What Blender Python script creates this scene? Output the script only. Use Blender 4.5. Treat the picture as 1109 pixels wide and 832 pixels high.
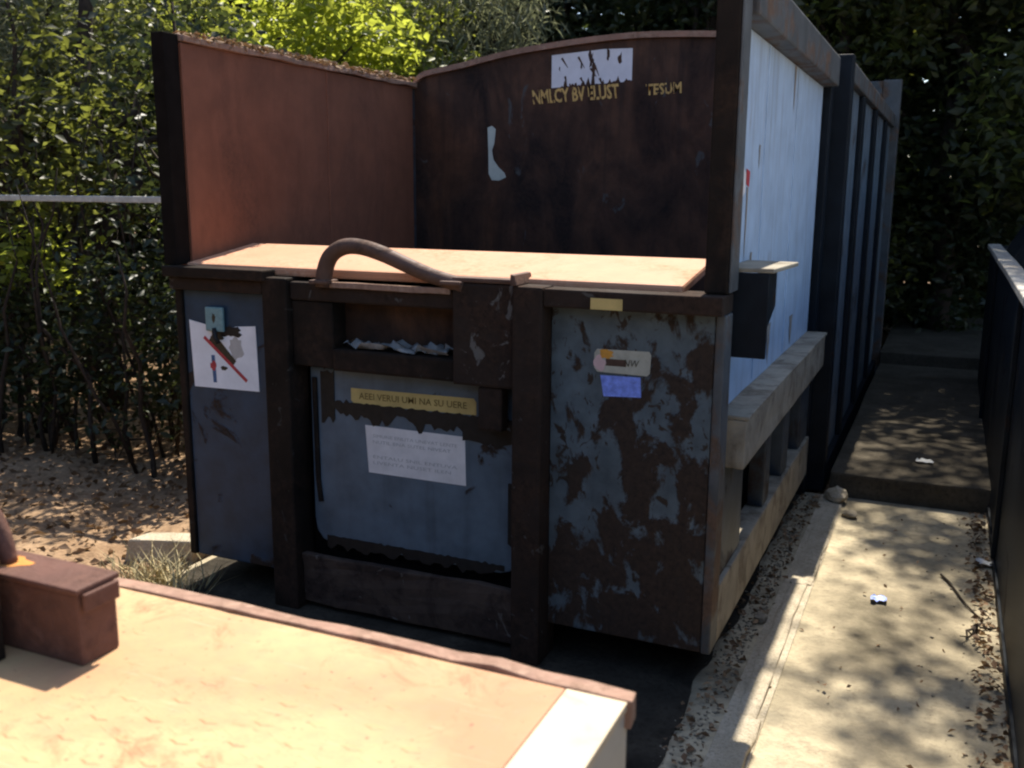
import bpy, bmesh, math, random
import numpy as np
from mathutils import Vector, Matrix

# ------------------------------------------------------------------ clear
for o in list(bpy.data.objects):
    bpy.data.objects.remove(o)
scene = bpy.context.scene
COL = scene.collection

# ------------------------------------------------------------------ camera
PW, PH, FPX, CAMH = 1109.0, 832.0, 1050.0, 1.86
CX, CY = PW / 2, PH / 2
_d = np.array([1034.0 - CX, 210.0 - CY, FPX]); _d /= np.linalg.norm(_d)
_a = -np.array([-1938.0 - CX, 189.0 - CY, FPX]); _a -= _a.dot(_d) * _d; _a /= np.linalg.norm(_a)
_u = np.cross(_a, _d)
RW = np.stack([_a, _d, _u])               # world = RW @ camera(x right, y down, z forward)
cam_data = bpy.data.cameras.new('camera')
cam_data.sensor_width = 36.0
cam_data.lens = 36.0 * FPX / PW
cam_data.clip_start = 0.05
cam_data.clip_end = 500.0
cam = bpy.data.objects.new('camera', cam_data)
COL.objects.link(cam)
M3 = Matrix([[RW[0, 0], -RW[0, 1], -RW[0, 2]],
             [RW[1, 0], -RW[1, 1], -RW[1, 2]],
             [RW[2, 0], -RW[2, 1], -RW[2, 2]]])
cam.matrix_world = Matrix.Translation((0, 0, CAMH)) @ M3.to_4x4()
cam_data.dof.use_dof = True
cam_data.dof.focus_distance = 4.3
cam_data.dof.aperture_fstop = 4.0
scene.camera = cam

# ------------------------------------------------------------------ sky, sun, exposure
SUN = Vector((-0.045, 0.50, 0.866)).normalized()     # direction towards the sun
elev = math.asin(SUN.z)
azim = math.atan2(SUN.x, SUN.y)
world = bpy.data.worlds.new('World')
scene.world = world
world.use_nodes = True
wn = world.node_tree.nodes
wl = world.node_tree.links
for n in list(wn):
    wn.remove(n)
wo = wn.new('ShaderNodeOutputWorld')
wb = wn.new('ShaderNodeBackground')
ws = wn.new('ShaderNodeTexSky')
ws.sky_type = 'NISHITA'
ws.sun_disc = False
ws.sun_elevation = elev
ws.sun_rotation = azim
wb.inputs['Strength'].default_value = 0.15
wl.new(ws.outputs[0], wb.inputs['Color'])
wl.new(wb.outputs[0], wo.inputs['Surface'])
sd = bpy.data.lights.new('sun', 'SUN')
sd.energy = 5.0
sd.angle = math.radians(0.55)
sd.color = (1.0, 0.93, 0.80)
so = bpy.data.objects.new('sun', sd)
COL.objects.link(so)
so.rotation_euler = SUN.to_track_quat('Z', 'Y').to_euler()
so.location = (0, 10, 20)
scene.view_settings.view_transform = 'Standard'
scene.view_settings.look = 'None'
scene.view_settings.gamma = 1.0
scene.view_settings.exposure = 0.9
scene.render.engine = 'CYCLES'
scene.cycles.pixel_filter_type = 'BLACKMAN_HARRIS'
scene.cycles.filter_width = 2.2
scene.cycles.max_bounces = 6
scene.cycles.diffuse_bounces = 3
scene.cycles.transmission_bounces = 4

# ------------------------------------------------------------------ materials
MATS = {}

def new_mat(name):
    m = bpy.data.materials.new(name)
    m.use_nodes = True
    nt = m.node_tree
    for n in list(nt.nodes):
        nt.nodes.remove(n)
    out = nt.nodes.new('ShaderNodeOutputMaterial')
    bs = nt.nodes.new('ShaderNodeBsdfPrincipled')
    nt.links.new(bs.outputs[0], out.inputs['Surface'])
    MATS[name] = m
    return m, nt, bs, out

def coords(nt, scale=(1, 1, 1), rot=(0, 0, 0), loc=(0, 0, 0)):
    tc = nt.nodes.new('ShaderNodeTexCoord')
    mp = nt.nodes.new('ShaderNodeMapping')
    mp.inputs['Scale'].default_value = scale
    mp.inputs['Rotation'].default_value = rot
    mp.inputs['Location'].default_value = loc
    nt.links.new(tc.outputs['Object'], mp.inputs['Vector'])
    return mp.outputs['Vector']

def noise(nt, vec, scale, detail=6.0, rough=0.6, dist=0.0):
    n = nt.nodes.new('ShaderNodeTexNoise')
    n.inputs['Scale'].default_value = scale
    n.inputs['Detail'].default_value = detail
    n.inputs['Roughness'].default_value = rough
    n.inputs['Distortion'].default_value = dist
    nt.links.new(vec, n.inputs['Vector'])
    return n.outputs['Fac']

def ramp(nt, fac, stops):
    r = nt.nodes.new('ShaderNodeValToRGB')
    el = r.color_ramp.elements
    while len(el) < len(stops):
        el.new(0.5)
    for e, (p, c) in zip(el, stops):
        e.position = p
        e.color = (c, c, c, 1) if isinstance(c, (int, float)) else (c[0], c[1], c[2], 1)
    nt.links.new(fac, r.inputs['Fac'])
    return r.outputs['Color']

def mix(nt, fac, a, b, mode='MIX'):
    m = nt.nodes.new('ShaderNodeMix')
    m.data_type = 'RGBA'
    m.blend_type = mode
    for s, v in ((m.inputs[0], fac), (m.inputs[6], a), (m.inputs[7], b)):
        if isinstance(v, (int, float)):
            s.default_value = v
        elif isinstance(v, tuple):
            s.default_value = (v[0], v[1], v[2], 1)
        else:
            nt.links.new(v, s)
    return m.outputs[2]

def bump(nt, bs, height, strength=0.4, dist=0.01):
    b = nt.nodes.new('ShaderNodeBump')
    b.inputs['Strength'].default_value = strength
    b.inputs['Distance'].default_value = dist
    nt.links.new(height, b.inputs['Height'])
    nt.links.new(b.outputs['Normal'], bs.inputs['Normal'])

def paint(name, col, rust1, rust2, lo, hi, scale=3.0, stretch=(1, 1, 1), rot=(0, 0, 0), rough=0.5, grime=0.5,
          chip=None, streak=0.0, loc=(0, 0, 0), dist=0.6, detail=8, bias=None):
    m, nt, bs, out = new_mat(name)
    v = coords(nt, stretch, rot, loc)
    v1 = coords(nt)
    nf = noise(nt, v, scale, detail, 0.62, dist)
    if bias:                                        # wear that thickens along one direction of the panel
        dt = nt.nodes.new('ShaderNodeVectorMath'); dt.operation = 'DOT_PRODUCT'
        dt.inputs[1].default_value = bias[0]
        nt.links.new(coords(nt), dt.inputs[0])
        ad = nt.nodes.new('ShaderNodeMath'); ad.operation = 'ADD'; ad.inputs[1].default_value = bias[1]
        nt.links.new(dt.outputs['Value'], ad.inputs[0])
        ad2 = nt.nodes.new('ShaderNodeMath'); ad2.operation = 'ADD'
        nt.links.new(ad.outputs[0], ad2.inputs[0]); nt.links.new(nf, ad2.inputs[1])
        nf = ad2.outputs[0]
    mask = ramp(nt, nf, [(lo, 0.0), (hi, 1.0)])
    fine = noise(nt, v1, 38.0, 6, 0.7)
    mid = noise(nt, v1, 7.0, 5, 0.6)
    rc = mix(nt, ramp(nt, fine, [(0.3, 0.0), (0.7, 1.0)]), rust1, rust2)
    pc = mix(nt, ramp(nt, mid, [(0.35, 0.0), (0.75, 1.0)]), col, tuple(c * (1 - grime) for c in col))
    if streak:
        vs = coords(nt, (9, 9, 0.5))
        st = ramp(nt, noise(nt, vs, 2.0, 5, 0.6), [(0.5, 0.0), (0.72, 1.0)])
        sm = nt.nodes.new('ShaderNodeMath'); sm.operation = 'MULTIPLY'
        sm.inputs[1].default_value = streak
        nt.links.new(st, sm.inputs[0])
        pc = mix(nt, sm.outputs[0], pc, rust1)
    c = mix(nt, mask, pc, rc)
    if chip:
        vv = coords(nt, stretch, rot, (3.3, 1.7, 5.1))
        cm = ramp(nt, noise(nt, vv, scale * 2.3, 6, 0.6, 1.2), [(chip[1], 0.0), (chip[1] + 0.04, 1.0)])
        c = mix(nt, cm, c, chip[0])
    nt.links.new(c, bs.inputs['Base Color'])
    rr = ramp(nt, mask, [(0.0, rough), (1.0, 0.88)])
    nt.links.new(rr, bs.inputs['Roughness'])
    bs.inputs['Specular IOR Level'].default_value = 0.12 if max(col) < 0.06 else 0.3
    hh = mix(nt, 0.35, mask, fine)
    bump(nt, bs, hh, 0.55, 0.006)
    return m

RD, RB = (0.017, 0.012, 0.009), (0.052, 0.030, 0.020)
BLUE = (0.029, 0.060, 0.100)
paint('blue_left', BLUE, RD, RB, 0.58, 0.62, 3.2, rough=0.45)
paint('blue_door', (0.115, 0.155, 0.195), RD, RB, 0.615, 0.65, 3.4, rough=0.42, grime=0.4, streak=0.2)
paint('blue_flaking', (0.120, 0.150, 0.170), (0.018, 0.013, 0.010), (0.060, 0.036, 0.024), 0.465, 0.52, 6.6, stretch=(1.2, 1, 0.8), rot=(0, 0.5, 0), rough=0.5, grime=0.6, dist=0.3, detail=6, streak=0.15, chip=((0.035, 0.024, 0.018), 0.585), bias=((0.16, 0, -0.10), -0.055))
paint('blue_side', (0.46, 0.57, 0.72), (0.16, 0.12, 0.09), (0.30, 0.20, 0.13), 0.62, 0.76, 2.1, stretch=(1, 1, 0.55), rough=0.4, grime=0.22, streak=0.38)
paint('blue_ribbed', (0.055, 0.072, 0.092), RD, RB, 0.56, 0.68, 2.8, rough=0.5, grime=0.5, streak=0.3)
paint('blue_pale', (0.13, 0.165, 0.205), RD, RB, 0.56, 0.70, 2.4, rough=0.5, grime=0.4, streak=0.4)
paint('navy', (0.012, 0.016, 0.022), RD, RB, 0.60, 0.68, 3.0, rough=0.5)
paint('edge_grey', (0.10, 0.104, 0.108), (0.07, 0.045, 0.03), (0.15, 0.09, 0.06), 0.5, 0.62, 4.0, rough=0.55)
paint('dark_rust', (0.018, 0.013, 0.010), RD, RB, 0.42, 0.62, 4.0, rough=0.7, chip=((0.05, 0.045, 0.04), 0.66))
paint('brown_rust', (0.034, 0.023, 0.018), RD, (0.060, 0.034, 0.023), 0.42, 0.62, 4.0, rough=0.7, chip=((0.08, 0.072, 0.065), 0.63))
paint('red_wall', (0.22, 0.085, 0.048), (0.085, 0.036, 0.022), (0.17, 0.068, 0.040), 0.46, 0.66, 1.7, stretch=(1, 1, 0.5), rough=0.65, grime=0.28, streak=0.2, detail=5)
paint('black_wall', (0.092, 0.042, 0.023), (0.012, 0.008, 0.007), (0.035, 0.020, 0.015), 0.42, 0.62, 2.6, stretch=(1.3, 1, 0.6), rough=0.6, grime=0.6, streak=0.5, chip=((0.07, 0.07, 0.068), 0.66))
paint('lid_rust', (0.55, 0.28, 0.165), (0.42, 0.17, 0.085), (0.60, 0.36, 0.235), 0.45, 0.62, 2.4, rough=0.6, grime=0.15)
paint('rim_rust', (0.36, 0.21, 0.15), (0.16, 0.09, 0.06), (0.40, 0.26, 0.19), 0.42, 0.6, 12, rough=0.75)
paint('scuffed', (0.034, 0.023, 0.018), RD, (0.060, 0.034, 0.023), 0.42, 0.62, 4.0, rough=0.7, chip=((0.12, 0.11, 0.10), 0.57))
paint('dusty_tan', (0.33, 0.29, 0.225), (0.11, 0.088, 0.062), (0.25, 0.21, 0.16), 0.48, 0.62, 6.0, rough=0.85, grime=0.35)
paint('pink_rust', (0.085, 0.055, 0.040), RD, (0.06, 0.035, 0.026), 0.45, 0.58, 5.0, rough=0.75, chip=((0.13, 0.11, 0.095), 0.64))
paint('pale_metal', (0.50, 0.46, 0.40), (0.2, 0.15, 0.11), (0.34, 0.28, 0.22), 0.60, 0.72, 5.0, rough=0.5, grime=0.2)
paint('edge_worn', (0.58, 0.47, 0.33), (0.42, 0.24, 0.13), (0.55, 0.40, 0.25), 0.50, 0.66, 5.0, rough=0.55, grime=0.15)
paint('pipe_rust', (0.13, 0.072, 0.052), RD, (0.17, 0.09, 0.06), 0.5, 0.68, 9, rough=0.6)
paint('block_rust', (0.13, 0.058, 0.042), (0.06, 0.028, 0.02), (0.16, 0.08, 0.058), 0.42, 0.62, 10, rough=0.65)
paint('orange_rust', (0.62, 0.25, 0.05), (0.40, 0.15, 0.05), (0.6, 0.3, 0.12), 0.5, 0.66, 20, rough=0.7)

paint('rust_run', (0.30, 0.26, 0.22), (0.20, 0.13, 0.09), (0.34, 0.31, 0.28), 0.42, 0.62, 9, rough=0.8)

def plain(name, col, rough=0.6, var=0.15, scale=20.0, bmp=0.15, spec=0.3):
    m, nt, bs, out = new_mat(name)
    v = coords(nt)
    f = noise(nt, v, scale, 5, 0.6)
    c = mix(nt, ramp(nt, f, [(0.3, 0.0), (0.7, 1.0)]), tuple(x * (1 - var) for x in col), tuple(min(1, x * (1 + var)) for x in col))
    nt.links.new(c, bs.inputs['Base Color'])
    bs.inputs['Roughness'].default_value = rough
    bs.inputs['Specular IOR Level'].default_value = spec
    bump(nt, bs, f, bmp, 0.004)
    return m

plain('sticker_white', (0.74, 0.69, 0.67), 0.5, 0.10, 14, 0.1)
plain('sign_white', (0.82, 0.81, 0.84), 0.45, 0.08, 10, 0.1)
plain('sticker_yellow', (0.55, 0.40, 0.15), 0.55, 0.15, 14, 0.1)
plain('sticker_beige', (0.42, 0.40, 0.33), 0.5, 0.15, 30, 0.1)
plain('sticker_blue', (0.22, 0.30, 0.85), 0.45, 0.3, 50, 0.1)
plain('ink_dark', (0.05, 0.04, 0.025), 0.6, 0.2, 30, 0.0)
plain('ink_yellowbrown', (0.16, 0.105, 0.03), 0.6, 0.2, 30, 0.0)
plain('ink_grey', (0.46, 0.43, 0.41), 0.6, 0.1, 30, 0.0)
plain('ink_red', (0.45, 0.05, 0.06), 0.5, 0.2, 30, 0.0)
plain('ink_blue', (0.06, 0.12, 0.25), 0.5, 0.2, 30, 0.0)
plain('ink_orange', (0.60, 0.28, 0.05), 0.5, 0.2, 40, 0.0)
plain('ink_pink', (0.62, 0.42, 0.42), 0.5, 0.1, 40, 0.0)
plain('stencil_yellow', (0.62, 0.40, 0.13), 0.6, 0.25, 60, 0.0)
plain('teal_metal', (0.18, 0.30, 0.32), 0.35, 0.2, 40, 0.1)
plain('tape_black', (0.016, 0.014, 0.013), 0.55, 0.3, 30, 0.6)
plain('film', (0.22, 0.21, 0.20), 0.4, 0.3, 30, 0.2)
plain('white_paint', (0.72, 0.72, 0.76), 0.5, 0.08, 12, 0.1)
plain('greenish_white', (0.50, 0.55, 0.49), 0.5, 0.1, 20, 0.1)
plain('galvanised', (0.50, 0.50, 0.46), 0.5, 0.2, 30, 0.2)
plain('bark', (0.040, 0.028, 0.020), 0.9, 0.4, 25, 0.9)
plain('stone', (0.26, 0.22, 0.16), 0.9, 0.3, 30, 0.6)
plain('paper', (0.70, 0.69, 0.66), 0.7, 0.1, 20, 0.2)
plain('blue_wrap', (0.30, 0.38, 0.75), 0.4, 0.3, 30, 0.2)
plain('straw', (0.45, 0.37, 0.20), 0.8, 0.3, 50, 0.1)
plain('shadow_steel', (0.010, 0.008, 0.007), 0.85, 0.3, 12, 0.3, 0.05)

def tread_mat():
    m, nt, bs, out = new_mat('tread_plate')
    v = coords(nt)
    big = noise(nt, v, 1.6, 6, 0.6, 0.5)
    fine = noise(nt, v, 26, 6, 0.7)
    c = mix(nt, ramp(nt, big, [(0.35, 0.0), (0.62, 1.0)]), (0.41, 0.195, 0.098), (0.47, 0.325, 0.16))
    c = mix(nt, ramp(nt, fine, [(0.45, 0.0), (0.8, 0.6)]), c, (0.40, 0.20, 0.12))
    sc = ramp(nt, noise(nt, coords(nt, (3, 40, 3), (0, 0, 0.5)), 2.0, 4, 0.6), [(0.62, 0.0), (0.70, 0.18)])
    c = mix(nt, sc, c, (0.62, 0.50, 0.34))
    sp2 = ramp(nt, noise(nt, v, 5.5, 9, 0.78, 0.8), [(0.54, 0.0), (0.66, 0.9)])
    c = mix(nt, sp2, c, (0.33, 0.145, 0.07))
    gr = ramp(nt, noise(nt, v, 75, 3, 0.6), [(0.66, 0.0), (0.72, 0.8)])
    c = mix(nt, gr, c, (0.16, 0.09, 0.055))
    # raised lozenges: two crossed sets of short bars
    hs = []
    for k, rz in enumerate((math.radians(45), math.radians(-45))):
        vb = coords(nt, (1, 1, 1), (0, 0, rz))
        br = nt.nodes.new('ShaderNodeTexBrick')
        br.offset = 0.5
        br.inputs['Scale'].default_value = 1.0
        br.inputs['Brick Width'].default_value = 0.06
        br.inputs['Row Height'].default_value = 0.06
        br.inputs['Mortar Size'].default_value = 0.022
        br.inputs['Mortar Smooth'].default_value = 0.6
        br.inputs['Color1'].default_value = (1, 1, 1, 1)
        br.inputs['Color2'].default_value = (1, 1, 1, 1)
        br.inputs['Mortar'].default_value = (0, 0, 0, 1)
        vm = coords(nt, (1.0, 2.6, 1.0), (0, 0, rz), (0.03 * k, 0.0, 0))
        nt.links.new(vm, br.inputs['Vector'])
        hs.append(br.outputs['Color'])
    h = mix(nt, 1.0, hs[0], hs[1], 'MULTIPLY')
    worn = ramp(nt, noise(nt, v, 3.0, 3, 0.5), [(0.4, 0.0), (0.65, 1.0)])
    h2 = mix(nt, worn, (0, 0, 0), h)
    h3 = mix(nt, 0.25, h2, fine)
    nt.links.new(c, bs.inputs['Base Color'])
    bs.inputs['Roughness'].default_value = 0.62
    bs.inputs['Specular IOR Level'].default_value = 0.4
    bump(nt, bs, h3, 0.7, 0.006)
tread_mat()

def earth(name, c1, c2, c3, sc=3.0, bs_=0.8):
    m, nt, bs, out = new_mat(name)
    v = coords(nt)
    a = noise(nt, v, sc, 8, 0.65, 0.4)
    b = noise(nt, v, sc * 14, 6, 0.7)
    c = mix(nt, ramp(nt, a, [(0.32, 0.0), (0.68, 1.0)]), c1, c2)
    c = mix(nt, ramp(nt, b, [(0.48, 0.0), (0.72, 0.8)]), c, c3)
    nt.links.new(c, bs.inputs['Base Color'])
    bs.inputs['Roughness'].default_value = 0.95
    bs.inputs['Specular IOR Level'].default_value = 0.1
    bump(nt, bs, mix(nt, 0.5, a, b), bs_, 0.03)
earth('dirt', (0.17, 0.10, 0.055), (0.40, 0.27, 0.165), (0.07, 0.045, 0.028), 2.0)
earth('path_concrete', (0.17, 0.145, 0.10), (0.62, 0.52, 0.355), (0.24, 0.20, 0.14), 1.3, 1.0)
earth('ground_shade', (0.022, 0.019, 0.015), (0.075, 0.063, 0.047), (0.018, 0.015, 0.012), 3.0, 0.8)  # near-black: shade under and before the compactor put into the colour
earth('kerb_concrete', (0.46, 0.39, 0.28), (0.68, 0.59, 0.45), (0.28, 0.23, 0.16), 6.0, 0.9)
earth('dark_slab', (0.062, 0.052, 0.038), (0.125, 0.105, 0.078), (0.04, 0.034, 0.026), 3.0, 0.5)

def leaf_mat(name, cols, trans=0.45, tcol=(0.35, 0.5, 0.06), rough=0.45):
    m, nt, bs, out = new_mat(name)
    g = nt.nodes.new('ShaderNodeNewGeometry')
    n = len(cols)
    c = ramp(nt, g.outputs['Random Per Island'], [(i / max(1, n - 1), cc) for i, cc in enumerate(cols)])
    nt.links.new(c, bs.inputs['Base Color'])
    bs.inputs['Roughness'].default_value = rough
    bs.inputs['Specular IOR Level'].default_value = 0.4
    tr = nt.nodes.new('ShaderNodeBsdfTranslucent')
    tc = mix(nt, 0.55, c, tcol)
    nt.links.new(tc, tr.inputs['Color'])
    ms = nt.nodes.new('ShaderNodeMixShader')
    ms.inputs[0].default_value = trans
    nt.links.new(bs.outputs[0], ms.inputs[1])
    nt.links.new(tr.outputs[0], ms.inputs[2])
    nt.links.new(ms.outputs[0], out.inputs['Surface'])
leaf_mat('leaf_bright', [(0.07, 0.10, 0.02), (0.12, 0.16, 0.03), (0.17, 0.20, 0.04)], 0.6, (0.80, 0.86, 0.10))
leaf_mat('leaf_mid', [(0.022, 0.028, 0.010), (0.04, 0.048, 0.018), (0.085, 0.085, 0.045)], 0.42, (0.48, 0.52, 0.08))
leaf_mat('leaf_dark', [(0.018, 0.026, 0.010), (0.03, 0.04, 0.015), (0.045, 0.052, 0.022)], 0.28, (0.13, 0.17, 0.04))
leaf_mat('leaf_grey', [(0.10, 0.115, 0.07), (0.15, 0.16, 0.10), (0.19, 0.19, 0.13)], 0.4, (0.45, 0.48, 0.25))
leaf_mat('leaf_dry', [(0.13, 0.07, 0.035), (0.22, 0.13, 0.07), (0.34, 0.22, 0.12), (0.08, 0.045, 0.025)], 0.1, (0.4, 0.25, 0.1), 0.8)

# ------------------------------------------------------------------ mesh helpers
ORIGIN = {}

def tag(o, label=None, cat=None, group=None, kind=None):
    if label: o['label'] = label
    if cat: o['category'] = cat
    if group: o['group'] = group
    if kind: o['kind'] = kind
    return o

def thing(name, label, cat, loc, group=None):
    o = bpy.data.objects.new(name, None)
    o.empty_display_size = 0.2
    COL.objects.link(o)
    o.location = loc
    ORIGIN[o.name] = Vector(loc)
    return tag(o, label, cat, group)

def smooth_path(pts, n=5):
    P = [Vector(p) for p in pts]; P = [P[0] * 2 - P[1]] + P + [P[-1] * 2 - P[-2]]
    out = []
    for i in range(1, len(P) - 2):
        for k in range(n):
            t = k / n
            a, b, c, d = P[i - 1], P[i], P[i + 1], P[i + 2]
            out.append(0.5 * ((2 * b) + (c - a) * t + (2 * a - 5 * b + 4 * c - d) * t * t + (3 * b - a - 3 * c + d) * t ** 3))
    return out + [P[-2]]

class MB:
    def __init__(s):
        s.v = []; s.f = []
    def poly(s, pts):
        b = len(s.v); s.v += [tuple(p) for p in pts]; s.f.append(tuple(range(b, b + len(pts)))); return s
    def box(s, x0, x1, y0, y1, z0, z1):
        b = len(s.v)
        s.v += [(x0, y0, z0), (x1, y0, z0), (x1, y1, z0), (x0, y1, z0), (x0, y0, z1), (x1, y0, z1), (x1, y1, z1), (x0, y1, z1)]
        s.f += [tuple(b + i for i in q) for q in ((0, 3, 2, 1), (4, 5, 6, 7), (0, 1, 5, 4), (1, 2, 6, 5), (2, 3, 7, 6), (3, 0, 4, 7))]
        return s
    def prism(s, pts, vec):
        b = len(s.v); n = len(pts)
        s.v += [tuple(p) for p in pts] + [(p[0] + vec[0], p[1] + vec[1], p[2] + vec[2]) for p in pts]
        s.f.append(tuple(range(b, b + n))); s.f.append(tuple(range(b + 2 * n - 1, b + n - 1, -1)))
        for i in range(n):
            j = (i + 1) % n
            s.f.append((b + i, b + n + i, b + n + j, b + j))
        return s
    def tube(s, pts, radii, sides=10, cap=True):
        pts = [Vector(p) for p in pts]
        if isinstance(radii, (int, float)): radii = [radii] * len(pts)
        b = len(s.v); u = None
        for i, p in enumerate(pts):
            t = (pts[min(i + 1, len(pts) - 1)] - pts[max(i - 1, 0)]).normalized()
            if u is None:
                u = t.cross(Vector((0.31, 0.87, 0.21))).normalized()
            else:
                u = (u - t * u.dot(t)).normalized()
            w = t.cross(u)
            for k in range(sides):
                a = 2 * math.pi * k / sides
                s.v.append(tuple(p + (u * math.cos(a) + w * math.sin(a)) * radii[i]))
        for i in range(len(pts) - 1):
            for k in range(sides):
                k2 = (k + 1) % sides
                s.f.append((b + i * sides + k, b + i * sides + k2, b + (i + 1) * sides + k2, b + (i + 1) * sides + k))
        if cap:
            s.f.append(tuple(b + k for k in range(sides - 1, -1, -1)))
            e = b + (len(pts) - 1) * sides
            s.f.append(tuple(e + k for k in range(sides)))
        return s
    def build(s, name, mat, parent=None, bev=0.0, smooth=False, seg=2, jitter=0.0, cuts=0):
        org = ORIGIN.get(parent.name, Vector((0, 0, 0))) if parent else Vector((0, 0, 0))
        bm = bmesh.new()
        vs = [bm.verts.new(Vector(p) - org) for p in s.v]
        bm.verts.ensure_lookup_table()
        for f in s.f:
            try: bm.faces.new([vs[i] for i in f])
            except ValueError: pass
        bmesh.ops.recalc_face_normals(bm, faces=bm.faces[:])
        if bev > 0:
            bmesh.ops.bevel(bm, geom=bm.edges[:], offset=bev, segments=seg, profile=0.6, affect='EDGES', clamp_overlap=True)
        if cuts:
            bmesh.ops.subdivide_edges(bm, edges=[e for e in bm.edges if e.calc_length() > 0.06], cuts=cuts, use_grid_fill=True)
        if jitter:
            rr = random.Random(hash(name) % 1000)
            from mathutils import noise as mn
            for v in bm.verts:
                n = mn.noise_vector(v.co * 9.0) + mn.noise_vector(v.co * 31.0) * 0.5
                v.co += n * jitter
        me = bpy.data.meshes.new(name)
        bm.to_mesh(me); bm.free()
        if smooth:
            me.polygons.foreach_set('use_smooth', [True] * len(me.polygons))
        me.materials.append(MATS[mat])
        o = bpy.data.objects.new(name, me)
        COL.objects.link(o)
        if parent:
            o.parent = parent
            ORIGIN[o.name] = org
        return o

def B(name, x0, x1, y0, y1, z0, z1, mat, parent=None, bev=0.006, **k):
    return MB().box(x0, x1, y0, y1, z0, z1).build(name, mat, parent, bev, **k)

def arrays_mesh(name, V, F3, mat, parent=None, smooth=False):
    """V (n,3) world; F3 (m,3) triangles."""
    org = np.array(ORIGIN.get(parent.name, (0, 0, 0))) if parent else np.zeros(3)
    V = (V - org).astype(np.float32)
    me = bpy.data.meshes.new(name)
    me.vertices.add(len(V)); me.vertices.foreach_set('co', V.ravel())
    m = len(F3)
    me.loops.add(m * 3); me.loops.foreach_set('vertex_index', F3.astype(np.int32).ravel())
    me.polygons.add(m)
    me.polygons.foreach_set('loop_start', np.arange(0, m * 3, 3, dtype=np.int32))
    me.polygons.foreach_set('loop_total', np.full(m, 3, dtype=np.int32))
    me.update(calc_edges=True)
    me.materials.append(MATS[mat])
    o = bpy.data.objects.new(name, me)
    COL.objects.link(o)
    if parent:
        o.parent = parent; ORIGIN[o.name] = Vector(org)
    return o

def leaf_arrays(rng, centres, L, flat=0.5, aspect=0.5):
    n = len(centres)
    d = rng.normal(size=(n, 3)); d[:, 2] = d[:, 2] * flat - 0.25
    d /= np.linalg.norm(d, axis=1)[:, None]
    nn = rng.normal(size=(n, 3)); nn[:, 2] += 0.9
    s = np.cross(d, nn); s /= (np.linalg.norm(s, axis=1)[:, None] + 1e-6)
    nn = np.cross(s, d)
    l = (L * rng.uniform(0.6, 1.3, n))[:, None]
    w = l * aspect * 0.5
    base = centres
    tip = centres + d * l - nn * l * 0.12
    midp = centres + d * l * 0.48
    lf = midp + s * w + nn * w * 0.35
    rt = midp - s * w + nn * w * 0.35
    V = np.stack([base, lf, tip, rt], axis=1).reshape(-1, 3)
    i = np.arange(n)[:, None] * 4
    F = np.stack([np.concatenate([i, i + 1, i + 2], 1), np.concatenate([i, i + 2, i + 3], 1)], 1).reshape(-1, 3)
    return V, F

def clump_points(rng, clumps, per, spread):
    c = np.repeat(clumps, per, axis=0)
    return c + rng.normal(size=c.shape) * np.array(spread)

def wobble(p0, p1, n, amp, rng):
    p0, p1 = Vector(p0), Vector(p1)
    out = []
    for i in range(n + 1):
        t = i / n
        w = math.sin(math.pi * t) if i not in (0,) else 0
        j = Vector(rng.normal(size=3)) * amp * (0.4 + w) * (0 if i == 0 else 1)
        out.append(p0.lerp(p1, t) + j)
    return out

def tree(name, label, cat, base, height, trunk_r, blobs, leaf, leafmat, seed, group=None, lean=(0, 0), per=45,
         spread=(0.22, 0.22, 0.16), limbs=9, aspect=0.5, extra_stems=0, flat=0.5):
    """blobs: list of (centre offset, radii, number of clumps)."""
    rng = np.random.default_rng(seed)
    root = thing(name, label, cat, base, group)
    b = Vector(base)
    top = b + Vector((lean[0], lean[1], height))
    tp = wobble(b - Vector((0, 0, 0.05)), top, 8, trunk_r * 0.9, rng)
    rad = [trunk_r * (1.25 if i == 0 else 1) * (1 - 0.085 * i) for i in range(9)]
    MB().tube(tp, rad, 9).build('trunk', 'bark', root, smooth=True)
    cl = []
    for (o, r, k) in blobs:
        p = rng.normal(size=(k, 3)); p /= np.linalg.norm(p, axis=1)[:, None]
        p *= (rng.uniform(0.25, 1, k) ** 0.45)[:, None]
        cl.append(np.array(b) + np.array(o) + p * np.array(r))
    cl = np.concatenate(cl)
    mb = MB()
    pick = cl[rng.permutation(len(cl))[:limbs]]
    for q in pick:
        q = Vector(q)
        zz = min(max(q.z - 0.5 * (q - b).length * 0.5, b.z + 0.15 * height), b.z + 0.95 * height)
        t = (zz - b.z) / height
        i = min(7, int(t * 8)); a = tp[i].lerp(tp[i + 1], t * 8 - i)
        r0 = trunk_r * 0.42
        mb.tube(wobble(a, q, 5, 0.07, rng), [r0, r0 * .8, r0 * .6, r0 * .45, r0 * .32, r0 * .15], 6)
    for k in range(extra_stems):
        a = b + Vector((rng.uniform(-.5, .5), rng.uniform(-.4, .4), -0.04))
        q = a + Vector((rng.uniform(-.5, .5), rng.uniform(-.3, .3), rng.uniform(1.2, 2.6)))
        r0 = rng.uniform(0.008, 0.022)
        mb.tube(wobble(a, q, 6, 0.06, rng), [r0, r0 * .9, r0 * .8, r0 * .7, r0 * .55, r0 * .4, r0 * .2], 5)
    mb.build('branches', 'bark', root, smooth=True)
    pts = clump_points(rng, cl, per, spread)
    pts = pts[pts[:, 2] > 0.08]
    V, F = leaf_arrays(rng, pts, leaf, flat, aspect)
    arrays_mesh('crown', V, F, leafmat, root)
    return root

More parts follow.
